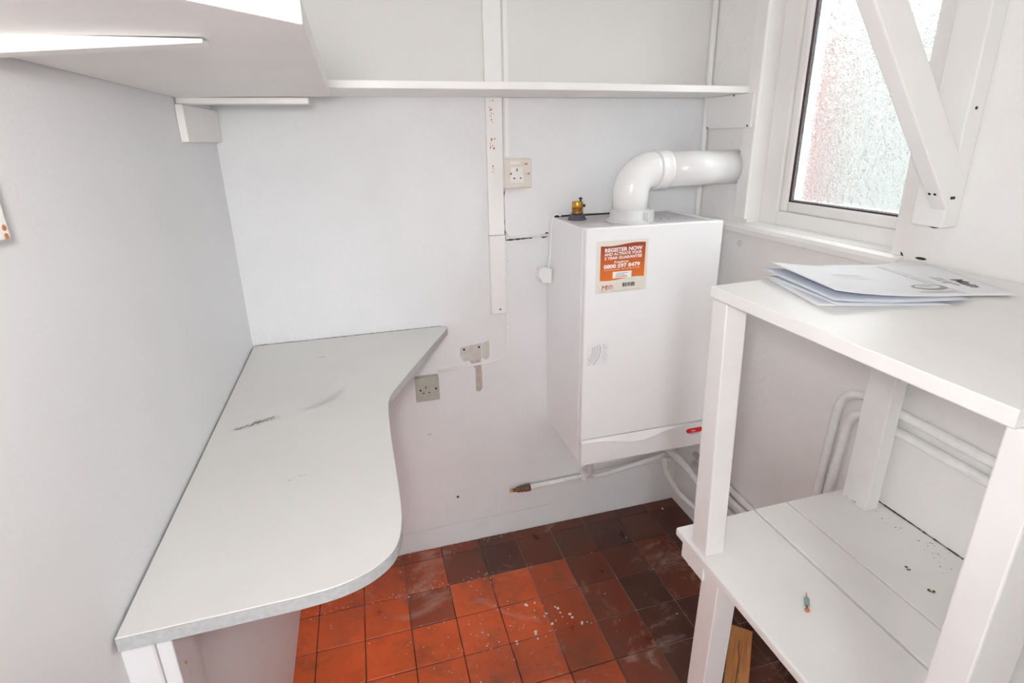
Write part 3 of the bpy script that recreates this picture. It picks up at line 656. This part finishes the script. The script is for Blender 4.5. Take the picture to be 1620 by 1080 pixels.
# screw with a wall plug lying on the plank shelf
sc = thing('screw', 'small screw with blue-grey plug lying on lower bench shelf', 'screw', (.75, -1.05, .593))
d = Vector((.66, .75, 0)).normalized(); p0 = Vector((.734, -1.053, .598))
b = BM(); lathe(b, [(.0045, 0), (.0045, .002), (.0022, .005), (.0022, .020), (.002, .034), (.0004, .046)], p0, d, 10); obj('shank', b, 'copper', sc)
b = BM(); lathe(b, [(.003, .012), (.0048, .014), (.0048, .030), (.003, .031)], p0, d, 8); obj('plug', b, 'plug_blue', sc)
for i, (x, y, lab) in enumerate(((1.013, -1.025, 'green fleck on the widest rear plank of bench shelf'), (1.004, -1.082, 'darker green fleck nearer the camera on bench shelf'))):
    b = BM()
    for k in range(5):
        a = random.uniform(0, 6.28); lathe(b, [(.001, 0), (random.uniform(.002, .0035), .001), (.001, .0025)], (x+.004*math.cos(a), y+.004*math.sin(a), .5932), (random.uniform(-.3, .3), random.uniform(-.3, .3), 1), 6)
    tag(obj('moss_fleck', b, 'moss'), lab, 'debris', 'green flecks on the bench shelf')

# papers on the bench top
def sheet(name, cx, cy, w, h, rot, z, curl, label, mat='paper', n=14, pages=1, th=.0006):
    """a sheet, its left/near edges lifting by curl(u,v)"""
    b = bmesh.new(); c, s_ = math.cos(rot), math.sin(rot); G = []; G2 = []
    for i in range(n+1):
        r1, r2 = [], []
        for j in range(n+1):
            u, v = i/n, j/n; lx, ly = (u-.5)*w, (v-.5)*h
            X, Y = cx+lx*c-ly*s_, cy+lx*s_+ly*c; zz = z+curl(u, v)
            r1.append(b.verts.new((X, Y, zz+th))); r2.append(b.verts.new((X, Y, zz)))
        G.append(r1); G2.append(r2)
    for i in range(n):
        for j in range(n):
            f = b.faces.new((G[i][j], G[i+1][j], G[i+1][j+1], G[i][j+1])); f.smooth = True
            f = b.faces.new((G2[i][j], G2[i][j+1], G2[i+1][j+1], G2[i+1][j])); f.smooth = True
    for i in range(n):
        b.faces.new((G[i][0], G2[i][0], G2[i+1][0], G[i+1][0])); b.faces.new((G[i][n], G[i+1][n], G2[i+1][n], G2[i][n]))
        b.faces.new((G[0][i], G[0][i+1], G2[0][i+1], G2[0][i])); b.faces.new((G[n][i], G2[n][i], G2[n][i+1], G[n][i+1]))
    t = thing(name, label, 'leaflet', (cx, cy, z), 'leaflets on the bench top'); obj('sheet', b, mat, t)
    t['_s'] = 0; del t['_s']
    def put(bb, mt, nm, off=.0004):
        for v_ in bb.verts:
            lx, ly = v_.co.x, v_.co.y; u, v = lx/w+.5, ly/h+.5
            v_.co = Vector((cx+lx*c-ly*s_, cy+lx*s_+ly*c, z+curl(u, v)+th+off+v_.co.z*.3))
        return obj(nm, bb, mt, t)
    return t, put
R_ = math.radians
def strip(x0, x1, y0, y1):
    b = bmesh.new(); n = 10
    for k in range(n):
        a, c = x0+(x1-x0)*k/n, x0+(x1-x0)*(k+1)/n
        b.faces.new([b.verts.new(p) for p in ((a, y0, 0), (c, y0, 0), (c, y1, 0), (a, y1, 0))])
    return b
sheet('leaflet', .818, -.948, .215, .175, R_(-16), TZ+.0004, lambda u, v: .002*(1-u)**2, 'lowest leaflet fanned out to the left on bench top')
sheet('leaflet', .832, -.938, .215, .19, R_(-7), TZ+.0022, lambda u, v: .004*(1-u)**2, 'second leaflet from the bottom fanned on bench top')
t, put = sheet('leaflet', .978, -.928, .215, .225, R_(-20), TZ+.0042, lambda u, v: .0008*u, 'leaflet lying furthest right with dark heading on bench top')
def turned(body, size, x, y, bold=0.0): return text_bm(body, size, Matrix.Translation((x, y, 0)) @ Matrix.Rotation(-math.pi/2, 4, 'Z'), bold)
put(turned('Main', .030, .062, -.008, .02), 'print_black', 'heading')
put(turned('user guide', .014, .046, .005), 'print_grey', 'text_line'); put(turned('Combi HE', .011, .036, .01), 'print_grey', 'text_line')
t, put = sheet('leaflet', .838, -.934, .235, .225, R_(-11), TZ+.0070, lambda u, v: .009*(1-u)**3, 'wide booklet under the topmost leaflet on bench top', 'paper_grey')
t, put = sheet('leaflet', .862, -.924, .235, .215, R_(-13), TZ+.0090, lambda u, v: .016*(1-u)**2.6, 'topmost curled booklet with grey picture and text on bench top')
put(turned('Installation and servicing instructions', .0085, .100, .098), 'print_grey', 'text_line')
put(strip(.045, .110, -.088, -.080), 'print_pale', 'grey_bar')
for (cx_, cy_, rx, ry, mt, off) in ((.085, -.055, .030, .018, 'print_grey', .0004), (.083, -.053, .022, .011, 'paper', .0007), (.080, -.052, .014, .005, 'print_pale', .001)):
    bb = bmesh.new(); bmesh.ops.create_circle(bb, cap_ends=True, segments=24, radius=1); bb.transform(Matrix.Translation((cx_, cy_, 0)) @ Matrix.Diagonal((rx, ry, 1, 1))); put(bb, mt, 'grey_picture', off)
for y_ in (.03, .02, .0): put(strip(-.04, .02, y_, y_+.002), 'print_pale', 'text_line')

# ------------------------------------------------------------------ timber bracket beside the window
kb = thing('timber_bracket', 'white timber post and diagonal strut beside the window', 'bracket', (XR, -.82, 1.265))
b = BM(); box(b, XR-.040, XR-.001, -.869, -.803, 1.266, ZC-.002, .003); post = obj('post', b, 'gloss_white', kb)
b = BM()
# strut outline in x,z: foot on the post, rising away from the wall
prism(b, [(1.1075, 1.406), (1.1075, 1.302), (.503, 2.10), (.503, 2.198)][::-1], -.872, -.838, axis='y', bev=.003); obj('strut', b, 'gloss_white', kb)
for x, y, z in ((1.0845, -.848, 1.3325), (1.0845, -.859, 1.3325)):
    b = BM(); lathe(b, [(.0028, 0), (.0028, .001)], (x, y, z), (-.8, 0, -.6), 8); obj('nail_head', b, 'dark', kb)
for x, z in ((1.116, 1.325), (1.122, 1.325), (1.126, 1.49)):
    b = BM(); lathe(b, [(.003, 0), (.003, .001)], (x, -.869, z), (0, -1, 0), 8); obj('nail_head', b, 'dark', kb)

# ------------------------------------------------------------------ timber offcut on the floor below the bench
b = BM(); box(b, -.031, .031, -.30, .11, 0, .028, .0015)
oc = tag(obj('timber_offcut', b, 'pine'), 'orange pine offcut lying on dark tiles under the bench', 'offcut')
b = bmesh.new()
cr = [(-.002, .06), (-.004, .03), (.002, .0), (.0, -.05), (-.004, -.1), (-.002, -.28)]
for (x0, y0), (x1, y1) in zip(cr, cr[1:]): b.faces.new([b.verts.new(p) for p in ((x0-.0012, y0, .0283), (x1-.0018, y1, .0283), (x1+.0018, y1, .0283), (x0+.0012, y0, .0283))])
obj('split', b, 'pipe_brown', oc)
for y0, y1, x0, x1 in ((-.10, -.108, -.030, -.006), (-.125, -.128, .004, .030)):
    b = bmesh.new(); b.faces.new([b.verts.new(p) for p in ((x0, y0-.0008, .0283), (x1, y1-.0008, .0283), (x1, y1+.0008, .0283), (x0, y0+.0008, .0283))]); obj('split', b, 'pipe_brown', oc)
off = Matrix.Rotation(R_(-42), 4, 'Z') @ oc.location
oc.location = off + Vector((.915, -.722, .0006)); oc.rotation_euler.z = R_(-42)

# ------------------------------------------------------------------ fallen flakes of paint and plaster on the tiles
b = bmesh.new()
def flake(x, y, s):
    n = random.randint(5, 7); z0 = .0006; ang = [2*math.pi*k/n for k in range(n)]
    top = [b.verts.new((x+s*random.uniform(.5, 1.1)*math.cos(a), y+s*random.uniform(.5, 1.1)*math.sin(a), z0+s*.35)) for a in ang]
    bo_ = [b.verts.new((v.co.x+random.uniform(-.2, .2)*s, v.co.y, z0-.0002)) for v in top]
    b.faces.new(top)
    for k in range(n): b.faces.new((top[k], bo_[k], bo_[(k+1) % n], top[(k+1) % n]))
for k in range(230):
    r = random.random()
    if r < .35: x, y = random.uniform(-.3, .35), -.19+random.gauss(0, .012)
    elif r < .5: x, y = random.uniform(0, .45), -.012+random.gauss(0, .008)
    elif r < .8: x, y = random.gauss(.25, .12), random.gauss(-.40, .08)
    else: x, y = random.uniform(-.28, 1.0), random.uniform(-.75, -.03)
    if y > -.004: continue
    flake(x, y, random.uniform(.0009, .0026))
for x, y in ((.40, -.345), (.425, -.352), (.445, -.40), (.455, -.43), (.39, -.46), (.485, -.40), (.33, -.47), (.52, -.43), (.545, -.47)):
    for k in range(3): flake(x+random.gauss(0, .006), y+random.gauss(0, .008), random.uniform(.002, .006))
for x, y in ((1.07, -.055), (1.0, -.35)): flake(x, y, .006)
tag(obj('paint_flakes', b, 'flake_white'), 'white paint and plaster crumbs scattered on the red tiles', 'debris', kind='stuff')
